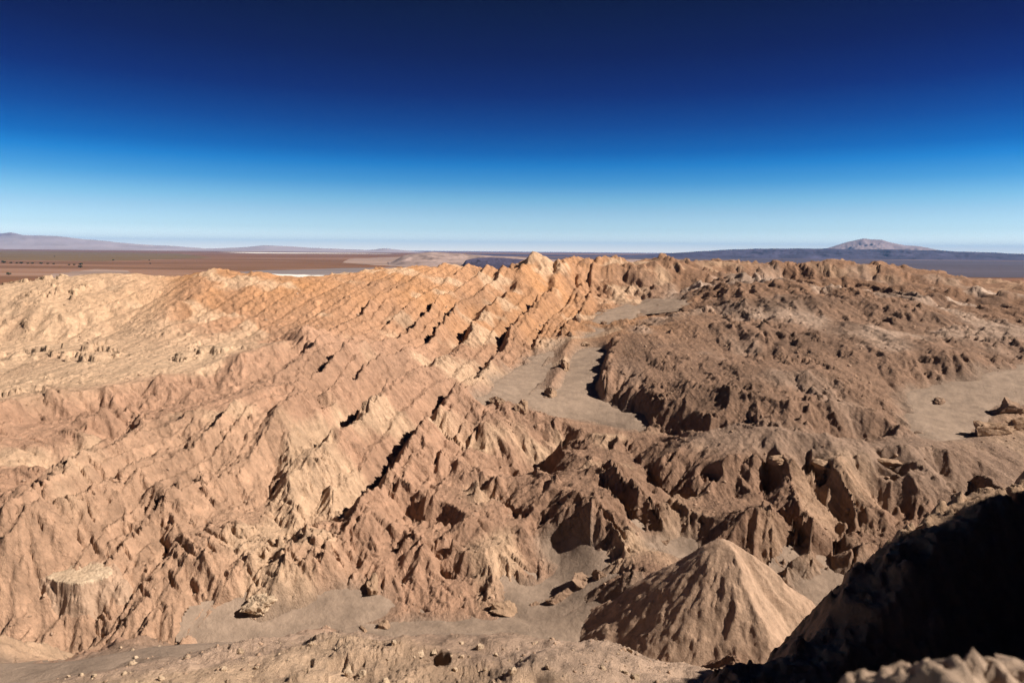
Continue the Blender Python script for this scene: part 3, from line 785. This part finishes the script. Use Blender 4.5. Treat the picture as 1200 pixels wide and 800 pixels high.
def flat_poly(name, pts_px, mat, dz, lab=None):
    V = []
    pts = []
    for (x0, y0), (x1, y1) in zip(pts_px, pts_px[1:] + pts_px[:1]):
        for t in np.linspace(0, 1, 9)[:-1]: pts.append((x0 + (x1 - x0) * t, y0 + (y1 - y0) * t))
    for px, py in pts:
        x, y, z = ray(px, py); k = (PZ + dz) / min(z, -0.0015)
        k *= 1 + .03 * float(perlin(np.array([px * .13]), np.array([py * 1.3]), 3)[0])
        V.append((x * k, y * k, PZ + dz))
    me = bpy.data.meshes.new(name); me.from_pydata(V, [], [list(range(len(V)))]); me.materials.append(mat)
    o = bpy.data.objects.new(name, me); COL.objects.link(o); o["kind"] = "structure"
    return o
salt, _ = hex_mat('salt_crust', (.72, .66, .58), .12, 1.0, (.003, .02, 1))
grey_flat, _ = hex_mat('grey_mud', (.20, .16, .15), .25, 1.0, (.001, .006, 1))
pinkf, _ = hex_mat('pink_mud', (.29, .195, .15), .35, 1.0, (.0006, .005, 1))
olive, _ = hex_mat('scrub_soil', (.15, .095, .045), .2, 1.0, (.0008, .004, 1))
flat_poly('mud_flat', [(215,324),(300,317),(420,314),(520,312),(520,330),(380,336),(215,336)], grey_flat, 0.4)
flat_poly('salt_pan', [(228,321),(255,320),(330,321.5),(400,323),(384,325.5),(300,324.5),(240,323.5)], salt, 0.8)
flat_poly('pink_flat', [(410,303),(480,300.5),(560,303),(640,306),(640,318),(480,313),(400,308)], pinkf, 0.8)
flat_poly('pale_flat', [(60,321),(110,315.5),(150,317),(160,326),(60,330)], pinkf, 0.6)
flat_poly('scrub_flat', [(-80,293),(60,294.5),(210,297),(250,302),(120,306),(-80,304)], olive, 0.5)
baj, _ = hex_mat('grey_fan_gravel', (.075, .06, .075), .3, 1.0, (.0006, .003, 1))
flat_poly('alluvial_fan', [(600,301),(800,302),(1000,304),(1300,307),(1300,326),(1000,323),(700,312)], baj, 0.9)
flat_poly('salt_strip', [(-60,289.9),(60,290.8),(130,291.6),(60,292.0),(-60,291.0)], salt, 1.2)
flat_poly('salt_strip', [(250,295.3),(420,296.6),(470,297.4),(300,296.8)], salt, 1.2)

def far_range(name, prof, d, depth, mat, front=0.75, base_d=None, rough=.2, wl=900, seed=1, n=260, m=40):
    """a mountain range: skyline heights from the photo at range d, flanks falling to the plain on both sides"""
    pxs = np.array([p[0] for p in prof], float); pys = np.array([p[1] for p in prof], float)
    gx = np.linspace(pxs[0], pxs[-1], n); gy = np.interp(gx, pxs, pys) - 1.3 * fbm(gx, gx * 0 + seed, 46, 4, seed + 2, .55)
    top = np.array([at(a, b, d) for a, b in zip(gx, gy)])
    v = np.linspace(-1, 1, 2 * m + 1)
    XX = np.zeros((n, 2 * m + 1)); YY = XX.copy(); HH = XX.copy()
    for k, t in enumerate(v):
        dd = d + depth * t if t > 0 else d + (d - (base_d or d - depth)) * t
        YY[:, k] = dd; XX[:, k] = top[:, 0] * dd / d
        HH[:, k] = np.maximum(top[:, 2] - PZ, 0) * (1 - abs(t)) ** front
    rn = 1 - np.abs(fbm(XX, YY, wl, 5, seed, .55)) * 2.0
    taper = sm(0, .06, np.linspace(0, 1, n))[:, None] * sm(1, .94, np.linspace(0, 1, n))[:, None]
    HH = HH * (1 - rough * (1 - np.abs(1 - 2 * np.abs(v))[None] * 0) * sm(0, .25, np.abs(v))[None] * (1 - rn) ) * (0.25 + 0.75 * taper) - 4
    return grid_mesh(name, XX, YY, PZ + HH, mat)
purple, _ = hex_mat('volcanic_and_shaded_slope', (.060, .052, .082), .5, .0016)  # volcanic rock of the escarpment; also painted shade for the mesa hills
volc, _ = hex_mat('grey_pink_rock', (.24, .18, .175), .25, .0006)
bluer, _ = hex_mat('far_grey_rock', (.34, .28, .28), .2, .0004)
snow, _ = hex_mat('snow', (.85, .85, .86), .05, .001)
mesa_m, _ = hex_mat('pale_mesa_rock', (.30, .215, .185), .5, .006, (1, 1, 3))
far_range('far_mountains', [(-90,279),(0,276.5),(30,275.5),(65,276.5),(100,280),(150,285),(200,288),(240,291),(275,290.5),(310,287.5),(360,289.5),(400,292),(430,293),(450,291),(475,293.5),(505,296)], 32000, 7000, bluer, .9, 25000, .25, 2500, 11)
far_range('far_peak', [(-60,284),(-25,279),(0,274),(12,272.6),(20,274),(36,278),(70,284)], 38000, 3000, volc, .8, 36000, .3, 2500, 15)
far_range('volcano', [(930,298),(955,294.5),(975,289),(990,284),(1002,281),(1012,279.2),(1020,280.2),(1034,280.6),(1046,284.5),(1060,287.5),(1078,288.5),(1098,292.5),(1130,297),(1170,303)], 27000, 5000, volc, .9, 21000, .85, 1500, 17)
far_range('escarpment', [(470,300),(560,298),(700,298.6),(760,298),(800,296),(860,292),(900,290.7),(940,291),(1000,292),(1100,293),(1150,295),(1200,297),(1290,299),(1400,300)], 15000, 5000, purple, .6, 12800, .8, 700, 19, 640, 60)
far_range('mesa_hills', [(455,301),(480,297.5),(505,295),(540,296.5),(570,299),(600,300),(640,303),(690,304.5),(715,302.5),(740,303),(770,303.5),(800,306)], 5200, 700, mesa_m, .45, 4300, .4, 320, 23)
far_range('mesa_hills', [(540,305),(560,301),(575,300.5),(600,302.5),(650,306)], 4200, 400, purple, .5, 3700, .4, 200, 27)  # shadowed part of the mesa hills, its shade put into the dark colour

# trees on the plain
def tree_parts():
    r = np.random.RandomState(3)
    V, F = [], []
    for k in range(90):
        d = r.normal(size=3); d /= np.linalg.norm(d); p = d * r.rand() ** .4 * np.array([1, 1, .62]) + np.array([0, 0, .85])
        u_ = r.normal(size=3); u_ /= np.linalg.norm(u_); w_ = np.cross(d, u_); s_ = r.uniform(.14, .3)
        i = len(V); V += [tuple(p + s_ * u_), tuple(p + s_ * w_), tuple(p - s_ * u_), tuple(p - s_ * w_)]; F.append((i, i + 1, i + 2, i + 3))
    cm = bpy.data.meshes.new('crown'); cm.from_pydata(V, [], F)
    V, F = [], []
    for z, rr_ in ((-.2, .09), (.35, .07), (.8, .03)):
        for k in range(6): V.append((rr_ * math.cos(k), rr_ * math.sin(k), z))
    for j in range(2):
        for k in range(6): F.append((j * 6 + k, j * 6 + (k + 1) % 6, j * 6 + 6 + (k + 1) % 6, j * 6 + 6 + k))
    tm = bpy.data.meshes.new('trunk'); tm.from_pydata(V, [], F)
    return cm, tm
cm, tm = tree_parts()
leaf, _ = hex_mat('dark_leaves', (.045, .05, .025), .3, .1); bark, _ = hex_mat('bark', (.10, .07, .05), .2, .5)
cm.materials.append(leaf); tm.materials.append(bark)
TREES = [(4,308.5,14),(13,308.8,9),(20,309,8),(25,309.3,11),(33,309.4,8),(38,309.5,9),(48,309.6,10),(56,309.8,8),(63,310,8),(81,311,7),(87,311,8),(95,311,12)]
def tree(px, py, w, lab, grp=None):
    x, y, z = ray(px, py); k = PZ / z
    t = bpy.data.objects.new('tree', None); COL.objects.link(t); t.location = (x * k, y * k, PZ); t.scale = (w, w, w * .8); t.rotation_euler = (0, 0, px)
    t["label"] = lab; t["category"] = 'tree'
    if grp: t["group"] = grp
    for nm, me in (('crown', cm), ('trunk', tm)):
        o = bpy.data.objects.new(nm, me); COL.objects.link(o); o.parent = t
for px, py, w in TREES: tree(px, py, w, "small dark tree in the row across the plain at far left", 'row of trees on the plain')
for px, py, w, lab in [(94,314,11,"dark tree on the plain just above the pale ridge top"), (10,322.5,9,"lone dark tree on the plain at the left edge, nearer than the tree row"), (133,305.5,9,"lone dark tree on the plain beyond the ridge top"),
                       (175,305.5,7,"small dark tree on the plain to the right of the ridge top"), (176,309.5,7,"small dark tree on the plain, the nearer of the two right of the ridge top"), (64,301,8,"single dark tree far out on the plain behind the tree row")]:
    tree(px, py, w, lab)

# ------------------------------------------------------------------ haze
hz = bpy.data.materials.new('thin_air'); hz.use_nodes = True
n = hz.node_tree; n.nodes.remove(n.nodes["Principled BSDF"])
pv = n.nodes.new("ShaderNodeVolumePrincipled"); pv.inputs["Color"].default_value = (.15, .42, .90, 1); pv.inputs["Density"].default_value = 1.3e-5; pv.inputs["Anisotropy"].default_value = 0.0
n.links.new(pv.outputs[0], n.nodes["Material Output"].inputs["Volume"])
X0, X1, Y0, Y1, Z0_, Z1_ = -98000, 98000, -2000, 97000, -160, 1250
V = [(x, y, z) for x in (X0, X1) for y in (Y0, Y1) for z in (Z0_, Z1_)]
F = [(0, 1, 3, 2), (4, 6, 7, 5), (0, 4, 5, 1), (2, 3, 7, 6), (0, 2, 6, 4), (1, 5, 7, 3)]
me = bpy.data.meshes.new('haze'); me.from_pydata(V, [], F); me.materials.append(hz)
o = bpy.data.objects.new('haze', me); COL.objects.link(o); o["kind"] = "stuff"
print("script", time.time() - T0)
